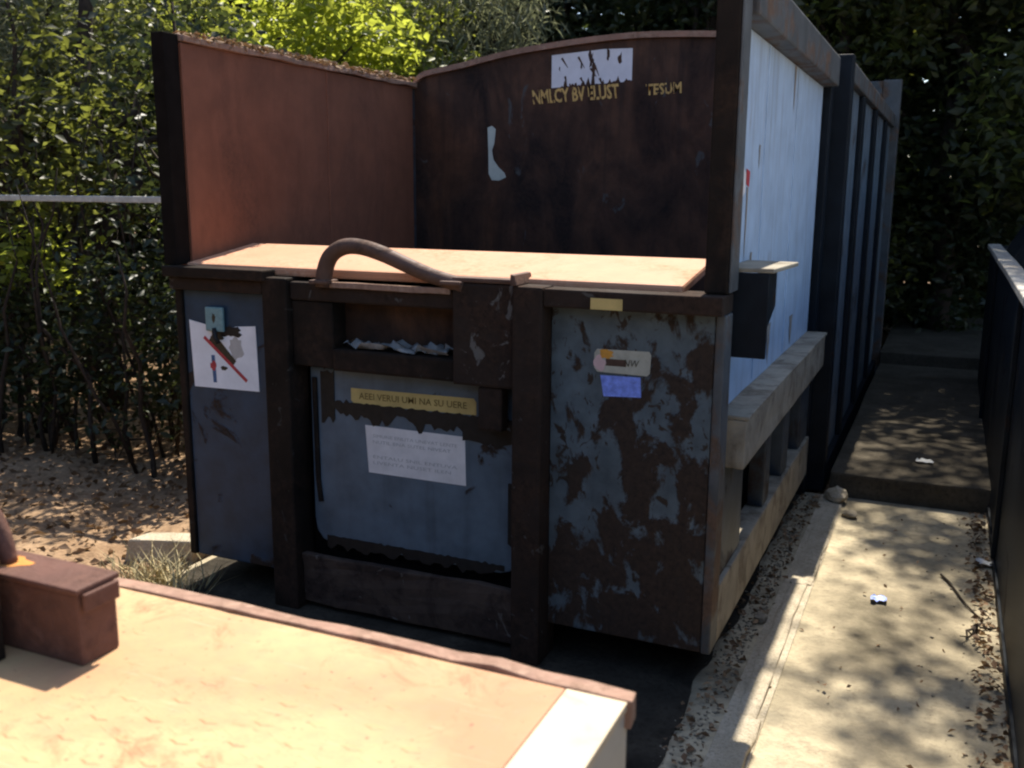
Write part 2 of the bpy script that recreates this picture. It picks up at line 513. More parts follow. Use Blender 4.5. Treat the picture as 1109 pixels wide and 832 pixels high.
# ================================================================== SETTING
def sheet(name, x0, x1, y0, y1, z, nx, ny, mat, amp=0.0, f=1.0):
    from mathutils import noise as mn
    xs = np.linspace(x0, x1, nx + 1); ys = np.linspace(y0, y1, ny + 1)
    V = []
    for y in ys:
        for x in xs:
            V.append((x, y, z + amp * mn.noise(Vector((x * f, y * f, 0.3))) if amp else z))
    V = np.array(V); F = []
    for j in range(ny):
        for i in range(nx):
            a = j * (nx + 1) + i
            F += [(a, a + 1, a + nx + 2), (a, a + nx + 2, a + nx + 1)]
    return arrays_mesh(name, V, np.array(F), mat)

ZG = -0.06
tag(sheet('ground', -150, 150, -150, 150, ZG, 30, 30, 'dirt'), kind='structure')
tag(sheet('dirt_bank', -9.0, -2.2, 1.6, 11.0, -0.035, 120, 130, 'dirt', 0.05, 1.7), kind='structure')
STEP1, STEP2 = 6.15, 10.5
from mathutils import noise as mno
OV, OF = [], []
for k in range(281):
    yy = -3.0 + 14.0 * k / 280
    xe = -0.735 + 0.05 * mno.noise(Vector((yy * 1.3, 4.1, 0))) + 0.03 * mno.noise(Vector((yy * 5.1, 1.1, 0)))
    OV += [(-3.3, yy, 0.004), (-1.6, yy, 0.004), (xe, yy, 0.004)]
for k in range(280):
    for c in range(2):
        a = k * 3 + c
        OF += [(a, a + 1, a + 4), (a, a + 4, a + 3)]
tag(arrays_mesh('shade_sheet', np.array(OV), np.array(OF), 'ground_shade'), kind='structure')  # painted shade: dark sheet with ragged edge laid over the path
tag(B('path', -3.35, 0.95, -3.0, STEP1, -0.2, 0.0, 'path_concrete', None, 0.01), kind='structure')
tag(B('path_step', -0.56, 0.95, STEP1 + 0.002, STEP2, -0.2, 0.15, 'dark_slab', None, 0.015, cuts=6, jitter=0.006), kind='structure')
tag(B('upper_path_step', -0.56, 0.95, STEP2 + 0.002, 14.0, -0.2, 0.27, 'dark_slab', None, 0.015, cuts=3, jitter=0.006), kind='structure')
kerb = B('kerb', -0.60, -0.46, 1.9, 6.12, -0.1, 0.006, 'kerb_concrete', None, 0.004)
tag(kerb, kind='structure')
rk = random.Random(5)
y = 2.0
while y < 6.05:
    ln = rk.uniform(0.85, 1.5)
    e = min(y + ln, 6.1)
    B('kerb_stone', -0.575 + rk.uniform(-.012, .012), -0.475 + rk.uniform(-.012, .012), y, e - 0.008, 0.002, 0.020 + rk.uniform(-.004, .006), 'kerb_concrete', kerb, 0.008, cuts=9, jitter=0.014)
    y = e

# ================================================================== COMPACTOR
XL, XR, Y0 = -3.126, -0.693, 3.386
C = thing('waste_compactor', 'long blue rusty waste compactor with open hopper and flaking front panels', 'compactor', (-1.91, 3.386, 0.0))
# --- front
B('front_panel', -3.14, -2.667, Y0, Y0 + 0.05, 0.155, 1.415, 'blue_left', C)
fp = B('front_panel', -1.350, -0.728, Y0, Y0 + 0.05, 0.155, 1.437, 'blue_flaking', C)
fp['label'] = 'flaking blue and brown front panel on the right'
B('frame_post', -2.665, -2.535, Y0 - 0.05, Y0 + 0.09, 0.0, 1.492, 'dark_rust', C, 0.01)
B('frame_post', -1.474, -1.352, Y0 - 0.09, Y0 + 0.09, 0.0, 1.512, 'brown_rust', C, 0.012)
B('corner_post', -0.726, -0.690, Y0 - 0.008, Y0 + 0.11, 0.155, 1.437, 'edge_grey', C, 0.008)
B('corner_post', -0.775, -0.690, Y0 - 0.004, Y0 + 0.15, 1.510, 2.63, 'dark_rust', C, 0.008)
B('edge_bar', -0.689, -0.682, Y0 + 0.0, Y0 + 0.13, 1.515, 2.62, 'edge_grey', C, 0.002)
B('corner_post', -3.180, -3.142, Y0 - 0.012, Y0 + 0.10, 0.155, 1.44, 'dark_rust', C, 0.008)
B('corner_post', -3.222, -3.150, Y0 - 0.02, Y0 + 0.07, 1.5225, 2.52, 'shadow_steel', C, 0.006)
B('top_lip', -3.19, -2.64, Y0 - 0.075, Y0 + 0.02, 1.475, 1.522, 'dark_rust', C, 0.007)
B('top_ledge', -3.18, -2.667, Y0 - 0.045, Y0 - 0.001, 1.417, 1.473, 'brown_rust', C, 0.007)
lip = B('top_lip', -1.350, -0.690, Y0 - 0.085, Y0 + 0.10, 1.440, 1.508, 'brown_rust', C, 0.007)
B('paint_patch', -1.165, -1.045, Y0 - 0.0875, Y0 - 0.0855, 1.442, 1.483, 'sticker_yellow', lip, 0.0)
B('header_beam', -2.533, -1.747, Y0 - 0.03, Y0 + 0.08, 1.400, 1.478, 'brown_rust', C, 0.01)
B('header_strip', -2.36, -1.76, Y0 - 0.045, Y0 - 0.031, 1.462, 1.486, 'rim_rust', C, 0.003, cuts=6, jitter=0.003)
B('recess_side', -2.533, -2.325, Y0 - 0.02, Y0 + 0.08, 1.118, 1.398, 'dark_rust', C, 0.008)
scuff = B('scuffed_plate', -1.745, -1.476, Y0 - 0.055, Y0 + 0.04, 1.108, 1.512, 'scuffed', C, 0.012)
B('plate_tongue', -1.640, -1.535, Y0 - 0.045, Y0 + 0.02, 0.93, 1.107, 'brown_rust', scuff, 0.012)
B('recess_sill', -2.323, -1.747, Y0 - 0.035, Y0 + 0.08, 1.112, 1.205, 'dark_rust', C, 0.012)
B('recess_back', -2.34, -1.74, Y0 + 0.082, Y0 + 0.10, 1.10, 1.42, 'black_wall', C, 0.0)
# curved rusty pipe handle
pp = [(-2.352, 1.465), (-2.347, 1.525), (-2.315, 1.592), (-2.25, 1.630), (-2.165, 1.632), (-2.06, 1.606), (-1.95, 1.566), (-1.85, 1.532), (-1.75, 1.508), (-1.70, 1.495)]
sp = smooth_path([(x, Y0 - 0.035, z) for x, z in pp])
for (wx, wz) in ((-2.352, 1.484), (-1.742, 1.507)):
    B('weld_collar', wx - .045, wx + .045, Y0 - 0.082, Y0 + 0.005, wz - .006, wz + .010, 'pipe_rust', C, 0.005)
MB().tube(sp, [.035 - .006 * k / len(sp) for k in range(len(sp))], 14).build('pipe_handle', 'pipe_rust', C, smooth=True)
B('plate_edge', -1.745, -1.476, Y0 - 0.058, Y0 + 0.0, 1.5135, 1.532, 'pipe_rust', C, 0.006)
MB().prism([(-1.478, Y0 - 0.10, 1.514), (-1.452, Y0 - 0.10, 1.514), (-1.462, Y0 - 0.10, 1.553), (-1.478, Y0 - 0.10, 1.556)], (0, 0.16, 0)).build('end_tab', 'pipe_rust', C, 0.003)
# inset ram door
dz = [(-2.495, 1.105), (-2.495, .42), (-2.485, .36), (-2.455, .322), (-2.41, .308), (-1.58, .308), (-1.535, .322), (-1.512, .35), (-1.505, .40), (-1.505, 1.105)]
door = MB().prism([(x, Y0 + 0.045, z) for x, z in dz], (0, 0.035, 0)).build('ram_door', 'blue_door', C, 0.008)
MB().tube([(-2.47, Y0 + 0.040, 1.06), (-2.466, Y0 + 0.040, .6), (-2.455, Y0 + 0.040, .5)], .012, 8).build('weld_seam', 'dark_rust', door)
B('bottom_plate', -2.534, -1.476, Y0 - 0.005, Y0 + 0.03, 0.03, 0.262, 'pink_rust', C, 0.008, cuts=5, jitter=0.012)
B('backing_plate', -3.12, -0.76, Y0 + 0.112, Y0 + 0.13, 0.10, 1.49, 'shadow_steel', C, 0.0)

# --- ragged torn patches (flat, real outline of their own)
def ragged(name, x0, x1, z0, z1, yy, mat, parent, amp, n=26, seed=1, th=0.0025, holes=None):
    r = random.Random(seed)
    from mathutils import noise as mn
    top = [(x0 + (x1 - x0) * i / n, yy, z1 + amp * .5 * mn.noise(Vector((i * .9, seed, 0)))) for i in range(n + 1)]
    bot = [(x0 + (x1 - x0) * i / n, yy, z0 + amp * (1.5 * mn.noise(Vector((i * .31, seed + .5, 3))) + .7 * mn.noise(Vector((i * .83, seed + .5, 9))))) for i in range(n, -1, -1)]
    mb = MB()
    for i in range(n):
        mb.prism([top[i], top[i + 1], bot[n - i - 1], bot[n - i]], (0, th, 0))
    return mb.build(name, mat, parent)
ragged('torn_tape', -2.40, -1.51, 0.90, 0.965, Y0 + 0.0415, 'tape_black', door, 0.040, 60, 4)
ragged('torn_tape', -2.44, -2.37, 0.88, 1.09, Y0 + 0.0412, 'tape_black', door, 0.03, 6, 9)
ragged('torn_tape', -1.75, -1.51, 0.86, 0.92, Y0 + 0.0408, 'tape_black', door, 0.03, 9, 12)

ragged('chipped_edge', -2.43, -1.56, 0.305, 0.345, Y0 + 0.0418, 'tape_black', door, 0.022, 50, 21)
ragged('chipped_edge', -1.545, -1.508, 0.42, 0.70, Y0 + 0.0416, 'tape_black', door, 0.03, 5, 23)
# --- lettering (the photograph is too blurred to read it)
def lettering(name, words, x0, z0, x1, z1, hgt, yy, mat, parent, bold=0.0, slant=0.0):
    """worn print along the line (x0,z0)-(x1,z1) on a plane facing -Y"""
    cu = bpy.data.curves.new(name, 'FONT')
    cu.body = words
    cu.size = 1.0
    cu.resolution_u = 2
    cu.offset = bold
    cu.shear = slant
    t = bpy.data.objects.new(name, cu)
    COL.objects.link(t)
    bpy.context.view_layer.update()
    me = bpy.data.meshes.new_from_object(t.evaluated_get(bpy.context.evaluated_depsgraph_get()))
    bpy.data.objects.remove(t); bpy.data.curves.remove(cu)
    co = np.array([v.co[:] for v in me.vertices])
    wx, wz = co[:, 0].max() - co[:, 0].min(), co[:, 1].max() - co[:, 1].min()
    L = math.hypot(x1 - x0, z1 - z0); ux, uz = (x1 - x0) / L, (z1 - z0) / L
    px = (co[:, 0] - co[:, 0].min()) / wx * L; pz = (co[:, 1] - co[:, 1].min()) / wz * hgt
    org = ORIGIN[parent.name]
    for k, v in enumerate(me.vertices):
        v.co = Vector((x0 + ux * px[k] - uz * pz[k], yy, z0 + uz * px[k] + ux * pz[k])) - org
    me.name = name
    me.materials.clear(); me.materials.append(MATS[mat])
    o = bpy.data.objects.new(name, me)
    COL.objects.link(o); o.parent = parent; ORIGIN[o.name] = org
    o['kind'] = 'stuff'
    return o

ysx = [(-2.285, 1.028), (-1.70, 1.036), (-1.688, 1.022), (-1.688, 0.968), (-2.268, 0.960), (-2.285, 0.975)]
yst = MB().prism([(x, Y0 + 0.0425, z) for x, z in ysx], (0, 0.0015, 0)).build('yellow_sticker', 'sticker_yellow', door)
lettering('sticker_lettering', 'AEEI VERUI UMI NA SU UERE', -2.245, 0.984, -1.73, 0.990, 0.028, Y0 + 0.0415, 'ink_yellowbrown', yst, 0.01)
wst = MB().prism([(x, Y0 + 0.0430, z) for x, z in ((-2.218, .872), (-1.740, .872), (-1.736, .664), (-2.204, .664))], (0, 0.0015, 0)).build('white_sticker', 'sticker_white', door)
for k, (zz, wds) in enumerate(((.822, 'SIMUNE ENLITA UNEVAT LENTE'), (.796, 'NUTIL ENA SUTEL NIVEAT'), (.730, 'ENTALU SNIL ENTUVA'), (.704, 'LIVENTA NUSET ILEN'))):
    lettering('sticker_lettering', wds, -2.18, zz, -1.775 - .03 * (k % 2), zz, 0.014, Y0 + 0.0422, 'ink_grey', wst)

# --- warning sign left
sgn = MB().prism([(x, Y0 - 0.004, z) for x, z in ((-3.112, 1.278), (-3.02, 1.262), (-2.99, 1.245), (-2.89, 1.245), (-2.85, 1.262), (-2.742, 1.270), (-2.735, 0.978), (-3.100, 0.972))], (0, 0.003, 0)).build('warning_sign', 'sign_white', C)
sgn['label'] = 'white prohibition sign with red diagonal slash'
def bar(name, x0, z0, x1, z1, w, yy, mat, parent, w2=None):
    l = math.hypot(x1 - x0, z1 - z0); nx, nz = -(z1 - z0) / l * w / 2, (x1 - x0) / l * w / 2
    q = (w2 if w2 is not None else w) / w
    return MB().poly([(x0 + nx, yy, z0 + nz), (x1 + nx * q, yy, z1 + nz * q), (x1 - nx * q, yy, z1 - nz * q), (x0 - nx, yy, z0 - nz)]).build(name, mat, parent)
def blot(name, cx, cz, rx, rz, yy, mat, parent, seed=0, n=18, amp=.25):
    r = random.Random(seed)
    pts = []
    for i in range(n):
        a = 2 * math.pi * i / n; q = 1 + r.uniform(-amp, amp)
        pts.append((cx + math.cos(a) * rx * q, yy, cz + math.sin(a) * rz * q))
    return MB().poly(pts).build(name, mat, parent)
bar('printed_figure', -2.992, 1.205, -2.865, 1.095, .055, Y0 - 0.0046, 'ink_dark', sgn, .03)
blot('printed_figure', -2.955, 1.215, .035, .025, Y0 - 0.0050, 'ink_dark', sgn, 3)
blot('burn_mark', -2.885, 1.238, .060, .026, Y0 - 0.0054, 'tape_black', sgn, 13, 22, .35)
blot('printed_panel', -2.855, 1.165, .040, .055, Y0 - 0.0042, 'ink_grey', sgn, 7)
bar('printed_figure', -2.985, 1.125, -2.980, 1.00, .020, Y0 - 0.0048, 'ink_blue', sgn)
blot('printed_figure', -2.985, 1.075, .016, .022, Y0 - 0.0052, 'ink_red', sgn, 5)
blot('printed_figure', -2.925, 1.07, .018, .010, Y0 - 0.0052, 'ink_dark', sgn, 6)
bar('red_slash', -3.03, 1.205, -2.800, 1.020, .016, Y0 - 0.0056, 'ink_red', sgn)
lock = B('lock_plate', -3.005, -2.905, Y0 - 0.022, Y0 - 0.0062, 1.235, 1.345, 'teal_metal', C, 0.012)
blot('key_slot', -2.955, 1.295, .010, .022, Y0 - 0.0225, 'ink_dark', lock, 8)
MB().tube([(-2.955, Y0 - 0.02, 1.25), (-2.945, Y0 - 0.03, 1.21), (-2.93, Y0 - 0.028, 1.185)], .012, 8).build('hanging_strap', 'tape_black', lock, smooth=True)

# --- stickers right panel
bp = MB().prism([(x, Y0 - 0.003, z) for x, z in ((-1.165, 1.285), (-.965, 1.288), (-.957, 1.275), (-.960, 1.207), (-.970, 1.197), (-1.162, 1.199), (-1.175, 1.215), (-1.175, 1.270))], (0, 0.002, 0)).build('name_plate', 'sticker_beige', C)
blot('printed_patch', -1.13, 1.268, .028, .018, Y0 - 0.0036, 'ink_orange', bp, 1)
blot('printed_patch', -1.155, 1.233, .022, .028, Y0 - 0.0042, 'ink_pink', bp, 2)
bar('printed_patch', -1.13, 1.238, -1.05, 1.238, .026, Y0 - 0.0034, 'pipe_rust', bp)
lettering('plate_lettering', 'NW', -1.06, 1.227, -1.00, 1.227, 0.026, Y0 - 0.0046, 'ink_dark', bp, 0, 0.2)
MB().prism([(x, Y0 - 0.003, z) for x, z in ((-1.150, 1.187), (-.995, 1.190), (-.990, 1.115), (-1.135, 1.108))], (0, 0.002, 0)).build('blue_sticker', 'sticker_blue', C)

# --- hopper
def wall_plate(y0, y1, zt0, zt1):
    return MB().prism([(-3.206, y0, 1.40), (-3.206, y1, 1.40), (-3.206, y1, zt1), (-3.206, y0, zt0)], (0.066, 0, 0)).build('hopper_side', 'red_wall', C, 0.004)
wall_plate(Y0 + 0.072, 4.55, 2.485, 2.485)
wall_plate(4.556, 5.48, 2.485, 2.485)
MB().tube([(-3.139, 4.553, 1.5), (-3.139, 4.553, 2.48)], .006, 6).build('weld_seam', 'red_wall', C)
B('hopper_rim', -3.222, -3.118, Y0 + 0.072, 5.50, 2.487, 2.515, 'rim_rust', C, 0.006, cuts=14, jitter=0.010)
# sloped lid: front edge low, rear edge higher
MB().prism([(-3.136, Y0 + 0.022, 1.532), (-3.136, 3.88, 1.600), (-3.136, 3.88, 1.560), (-3.136, Y0 + 0.022, 1.492)], (2.280, 0, 0)).build('lid_plate', 'lid_rust', C, 0.012)
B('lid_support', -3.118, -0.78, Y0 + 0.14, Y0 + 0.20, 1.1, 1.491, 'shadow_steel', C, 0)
B('hopper_floor', -3.12, -0.78, 3.6, 5.5, 0.80, 0.84, 'black_wall', C, 0)
arch = [(-3.136, 2.49), (-3.06, 2.545), (-2.80, 2.585), (-2.495, 2.640), (-2.2, 2.672), (-1.918, 2.693), (-1.646, 2.70), (-1.257, 2.682), (-0.90, 2.645), (-.79, 2.62)]
arch = [(p.x, p.z) for p in smooth_path([(x, 0, z) for x, z in arch], 4)]
poly = [(x, 5.50, z) for x, z in arch] + [(-.79, 5.50, 0.86), (-3.136, 5.50, 0.86)]
bulk = MB().prism(poly, (0, 0.05, 0)).build('bulkhead', 'black_wall', C)
rim = MB()
for i in range(len(arch) - 1):
    (xa, za), (xb, zb) = arch[i], arch[i + 1]
    rim.prism([(xa, 5.478, za + .002), (xb, 5.478, zb + .002), (xb, 5.478, zb + .034), (xa, 5.478, za + .034)], (0, 0.09, 0))
rim.build('bulkhead_rim', 'rim_rust', bulk)
rg = random.Random(11)
from mathutils import noise as mnz
n = 60                                              # peeling white paint patch, ragged lower edge
top = [(-2.215, 5.4985, 2.636), (-1.9, 5.4985, 2.655), (-1.725, 5.4985, 2.652)]
bot = []
for i in range(n, -1, -1):
    q = i / n
    e = 0.035 * max(0, mnz.noise(Vector((i * .45, 2.2, 0)))) * 2 + 0.02 * abs(mnz.noise(Vector((i * 1.3, 7, 1)))) + (0.07 if 30 < i < 33 else 0)
    bot.append((-2.215 + 0.49 * q, 5.4985, 2.452 + 0.02 * q + (e if q > .12 else 0)))
MB().poly(top + bot).build('white_paint_patch', 'white_paint', bulk)
for (hx, hz, hr) in ((-1.97, 2.60, .030), (-1.955, 2.55, .024), (-1.87, 2.63, .018), (-1.80, 2.60, .022), (-2.03, 2.57, .014), (-2.165, 2.56, .008)):
    blot('paint_scratch', hx, hz, hr * .5, hr * 1.5, 5.4976, 'black_wall', bulk, int(hx * -999), 14, .55)
for q in range(9):
    x0 = rg.uniform(-2.17, -1.74); z0 = rg.uniform(2.47, 2.62)
    bar('paint_scratch', x0, z0, x0 + rg.uniform(.01, .04), z0 - rg.uniform(.03, .07), rg.uniform(.008, .016), 5.4978, 'black_wall', bulk, .003)
lettering('stencil_lettering', 'NMLCY BV ELUST', -2.335, 2.362, -1.80, 2.382, 0.082, 5.4982, 'stencil_yellow', bulk, 0.03, -0.12)
for q in range(34):
    x0 = rg.uniform(-2.33, -1.45); z0 = rg.uniform(2.39, 2.47)
    bar('paint_scratch', x0, z0, x0 + rg.uniform(-.01, .03), z0 - rg.uniform(.04, .09), rg.uniform(.006, .014), 5.4974, 'black_wall', bulk, .003)
lettering('stencil_lettering', 'TESUM', -1.640, 2.392, -1.435, 2.398, 0.062, 5.4982, 'stencil_yellow', bulk, 0.03)
MB().poly([(x, 5.4984, z) for x, z in ((-2.63, 2.235), (-2.60, 2.245), (-2.575, 2.225), (-2.585, 2.14), (-2.60, 2.10), (-2.59, 2.045), (-2.555, 2.0), (-2.515, 1.965), (-2.505, 1.94), (-2.55, 1.92), (-2.60, 1.922), (-2.622, 1.96), (-2.624, 2.08))]).build('paint_patch', 'greenish_white', bulk)

# --- body behind the bulkhead
rp = [(x, 5.56, z) for x, z in arch] + [(x, 5.56, z - 0.03) for x, z in reversed(arch)]
MB().prism(rp, (0, 5.0, 0)).build('roof', 'navy', C)
B('body_side', -3.19, -3.13, 5.505, 10.6, 0.16, 2.50, 'blue_ribbed', C, 0)
B('body_side', -3.176, -3.145, Y0 + 0.10, 5.50, 0.16, 1.398, 'blue_ribbed', C, 0)
# --- right flank, hopper section
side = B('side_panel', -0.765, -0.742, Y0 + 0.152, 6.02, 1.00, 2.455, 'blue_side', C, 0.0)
for yy in (4.22, 5.05):
    B('panel_seam', -0.7425, -0.737, yy, yy + 0.022, 1.06, 2.45, 'blue_side', side, 0.002)
B('top_beam', -0.81, -0.660, Y0 + 0.152, 6.06, 2.458, 2.622, 'edge_grey', C, 0.012)
tp2 = MB().prism([(-0.7405, 3.70, 1.955), (-0.7405, 3.80, 1.96), (-0.7405, 3.86, 1.93), (-0.7405, 3.86, 1.86), (-0.7405, 3.80, 1.835), (-0.7405, 3.74, 1.83), (-0.7405, 3.70, 1.86)], (-.002, 0, 0)).build('torn_sticker', 'sticker_white', side)
MB().poly([(-0.7400, 3.86, 1.95), (-0.7400, 3.94, 1.94), (-0.7400, 3.93, 1.88), (-0.7400, 3.87, 1.89)]).build('torn_sticker', 'ink_red', side)
for (yy, zz, ln, w) in ((3.90, 1.88, .30, .035), (3.78, 1.82, .16, .022), (4.95, 2.45, .22, .05), (4.6, 1.26, .20, .09), (5.3, 1.22, .16, .12), (4.05, 1.62, .10, .04), (4.12, 2.05, .10, .03)):
    rr_ = random.Random(int(yy * 100))
    L_ = [(-0.7398, yy - w * (1 - t ** 1.5) * .5 * rr_.uniform(.7, 1.2), zz - ln * t) for t in (0, .2, .45, .7, .9)]
    R_ = [(-0.7398, yy + w * (1 - t ** 1.5) * .5 * rr_.uniform(.7, 1.2), zz - ln * t) for t in (.9, .7, .45, .2, 0)]
    MB().poly(L_ + [(-0.7398, yy, zz - ln)] + R_).build('rust_run', 'rust_run', side)
# lower flank: uprights with open pockets between them
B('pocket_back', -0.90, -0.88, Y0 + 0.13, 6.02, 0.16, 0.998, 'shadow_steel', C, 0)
for (a, b2) in ((Y0 + 0.112, 3.95), (4.50, 4.66), (5.06, 5.24), (5.66, 6.02)):
    B('upright', -0.780, -0.705, a, b2, 0.395, 0.84, 'blue_ribbed', C, 0.008)
B('bottom_rail', -0.790, -0.690, Y0 + 0.112, 6.02, 0.155, 0.393, 'dusty_tan', C, 0.006, cuts=6, jitter=0.003)
B('side_ledge', -0.741, -0.632, Y0 + 0.16, 6.00, 0.842, 1.030, 'dusty_tan', C, 0.006, cuts=7, jitter=0.004)
B('ledge_flange', -0.741, -0.622, Y0 + 0.158, 6.005, 1.031, 1.045, 'dusty_tan', C, 0.003, cuts=9, jitter=0.003)
# open channel bracket
br = MB()
br.box(-0.740, -0.578, Y0 + 0.155, Y0 + 0.172, 1.265, 1.575)
brk = br.build('channel_bracket', 'navy', C, 0.003)
MB().prism([(-0.740, Y0 + 0.155, 1.577), (-0.740, 3.98, 1.577), (-0.535, 3.95, 1.577), (-0.562, Y0 + 0.155, 1.577)], (0, 0, 0.016)).build('bracket_top', 'dusty_tan', brk, 0.004)
MB().prism([(-0.612, Y0 + 0.174, 1.575), (-0.612, 3.93, 1.575), (-0.612, 3.93, 1.42), (-0.612, Y0 + 0.174, 1.265)], (-0.012, 0, 0)).build('bracket_cheek', 'navy', brk, 0.0)
MB().poly([(-0.611, 3.64, 1.51), (-0.611, 3.655, 1.515), (-0.611, 3.73, 1.44), (-0.611, 3.745, 1.415), (-0.611, 3.70, 1.435)]).build('paint_chip', 'sticker_white', brk)
# --- container body right flank
B('return_plate', -0.80, -0.700, 6.062, 6.19, 0.0, 2.60, 'navy', C, 0.008)
B('front_flange', -0.80, -0.600, 6.192, 6.30, 0.0, 2.655, 'navy', C, 0.012)
B('body_side', -0.70, -0.640, 6.302, 10.6, 0.16, 2.50, 'blue_pale', C, 0)
B('top_beam', -0.74, -0.600, 6.302, 10.6, 2.502, 2.622, 'edge_grey', C, 0.012)
rib0 = B('rib', -0.639, -0.608, 7.12, 7.30, 0.03, 2.50, 'navy', C, 0.008)
for dy in (1.15, 2.4):
    r_ = rib0.copy(); COL.objects.link(r_); r_.location.y += dy
B('lower_beam', -0.70, -0.602, 6.302, 10.6, 0.0, 0.158, 'navy', C, 0.0)
rf = B('rear_frame', -0.74, -0.565, 10.602, 10.74, 0.0, 2.96, 'edge_grey', C, 0.012)
B('frame_bar', -3.1, -0.742, 10.61, 10.73, 2.80, 2.95, 'edge_grey', rf, 0.01)
B('rear_door', -3.15, -0.742, 10.62, 10.70, 0.16, 2.62, 'navy', C, 0)
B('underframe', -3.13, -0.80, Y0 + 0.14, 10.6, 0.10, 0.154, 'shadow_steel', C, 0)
for xs in (-2.63, -1.44):
    B('skid', xs - .06, xs + .06, Y0 + 0.10, 10.5, 0.0, 0.098, 'shadow_steel', C, 0)

# crumpled film in recess
rng = np.random.default_rng(3)
def crumple(name, mat, cx, cy, cz, sx, sy, sz, seed, label, cat, n=9):
    r = np.random.default_rng(seed)
    V = []; F = []
    for j in range(n + 1):
        for i in range(n + 1):
            V.append((cx + (i / n - .5) * sx + r.normal() * sx * .03, cy + (j / n - .5) * sy + r.normal() * sy * .08, cz + sz * abs(r.normal()) * .6))
    for j in range(n):
        for i in range(n):
            a = j * (n + 1) + i
            F += [(a, a + 1, a + n + 2), (a, a + n + 2, a + n + 1)]
    return tag(arrays_mesh(name, np.array(V), np.array(F), mat), label, cat)
crumple('plastic_film', 'film', -2.03, Y0 + 0.022, 1.210, .46, .07, .030, 4, 'crumpled grey plastic film lying in the recess under the pipe handle', 'plastic film', 12)

# ================================================================== FOREGROUND PLATFORM
ZP = 1.01
P = thing('steel_platform', 'sunlit rusty tread plate platform in the near foreground', 'platform', (-1.5, 0.2, 0.0))
B('tread_plate', -2.9, -0.545, -1.6, 1.458, ZP - 0.012, ZP, 'tread_plate', P, 0.002)
B('edge_strip', -0.543, -0.432, -1.6, 1.458, ZP - 0.016, ZP + 0.001, 'edge_worn', P, 0.003)
B('front_rim', -2.9, -0.428, 1.460, 1.497, ZP - 0.05, ZP + 0.005, 'rim_rust', P, 0.004, cuts=28, jitter=0.0065)
B('side_plate', -0.450, -0.437, -1.6, 1.476, 0.04, ZP - 0.018, 'pale_metal', P, 0.002)
B('front_plate', -2.9, -0.452, 1.452, 1.466, 0.04, ZP - 0.014, 'dark_rust', P, 0)
for (xx, yy) in ((-0.53, 1.36), (-2.8, 1.36), (-0.53, -1.5), (-2.8, -1.5)):
    B('leg', xx - .05, xx + .05, yy - .05, yy + .05, 0.0, ZP - 0.014, 'dark_rust', P, 0.004)
blk = B('stop_block', -1.76, -1.364, 1.162, 1.250, ZP, ZP + 0.137, 'block_rust', P, 0.006)
B('block_cap', -1.76, -1.358, 1.156, 1.256, ZP + 0.138, ZP + 0.150, 'block_rust', blk, 0.004)
B('weld_bead', -1.357, -1.348, 1.165, 1.245, ZP + 0.105, ZP + 0.140, 'block_rust', blk, 0.004)
om = []
for k in range(16):
    a = 2 * math.pi * k / 16; q = 1 + .22 * math.sin(3 * a + 1) + .12 * math.sin(5 * a)
    om.append((-1.575 + .036 * q * math.cos(a), 1.206 + .026 * q * math.sin(a), ZP + .1508))
MB().poly(om).build('rust_bloom', 'orange_rust', blk)
lug = MB().prism([(-1.86, 1.10, ZP), (-1.517, 1.10, ZP), (-1.517, 1.10, ZP + .20), (-1.55, 1.10, ZP + .225), (-1.86, 1.10, ZP + .225)], (0, 0.028, 0)).build('lug_plate', 'dark_rust', P, 0.004)
MB().tube(smooth_path([(-1.78, 1.20, ZP + .15), (-1.77, 1.20, ZP + .25), (-1.72, 1.20, ZP + .300), (-1.66, 1.20, ZP + .292), (-1.615, 1.20, ZP + .245), (-1.59, 1.20, ZP + .20), (-1.58, 1.20, ZP + .151)]), .016, 10).build('bent_handle', 'block_rust', P, smooth=True)

# ================================================================== RIGHT CONTAINER
Q = thing('dark_container', 'dark steel container along the right edge of the path', 'container', (1.4, 4.0, 0.0))
B('side_wall', 0.345, 0.40, 0.9, 10.0, 0.06, 1.37, 'navy', Q, 0.004)
B('top_flange', 0.318, 0.425, 0.9, 10.0, 1.372, 1.412, 'pale_metal', Q, 0.008, cuts=10, jitter=0.004)
B('base_rail', 0.335, 0.46, 0.9, 10.0, 0.0, 0.058, 'navy', Q, 0.0)
B('front_wall', 0.402, 2.6, 0.9, 0.96, 0.0, 1.40, 'navy', Q, 0)
B('rear_wall', 0.402, 2.6, 9.94, 10.0, 0.0, 1.40, 'navy', Q, 0)
B('bounce_deck', 0.426, 2.6, 0.97, 9.93, 1.30, 1.34, 'pale_metal', Q, 0)  # pale top added to bounce sunlight onto the compactor's side panel
hs = MB().prism([(0.43, 6.2, 1.345), (0.52, 6.2, 1.345), (0.86, 6.2, 2.02), (0.80, 6.2, 2.02)], (0, 3.4, 0)).build('hopper_side', 'navy', Q)
B('bracket', 0.46, 0.60, 6.05, 6.19, 1.345, 1.62, 'pale_metal', hs, 0.02)
for yy in (2.2, 5.2, 8.2):
    B('rib', 0.322, 0.344, yy, yy + 0.09, 0.06, 1.370, 'navy', Q, 0.004)

# ================================================================== FENCE RAIL
Fn = thing('fence', 'pale metal fence rail crossing in front of the left shrubs', 'fence', (-6.0, 4.75, 0.0))
B('rail', -9.0, -3.9, 4.73, 4.77, 1.768, 1.808, 'galvanised', Fn, 0.006)
for px in (-8.8, -6.75, -4.2):
    B('post', px - .025, px + .025, 4.772, 4.82, -0.1, 1.83, 'galvanised', Fn, 0.005)

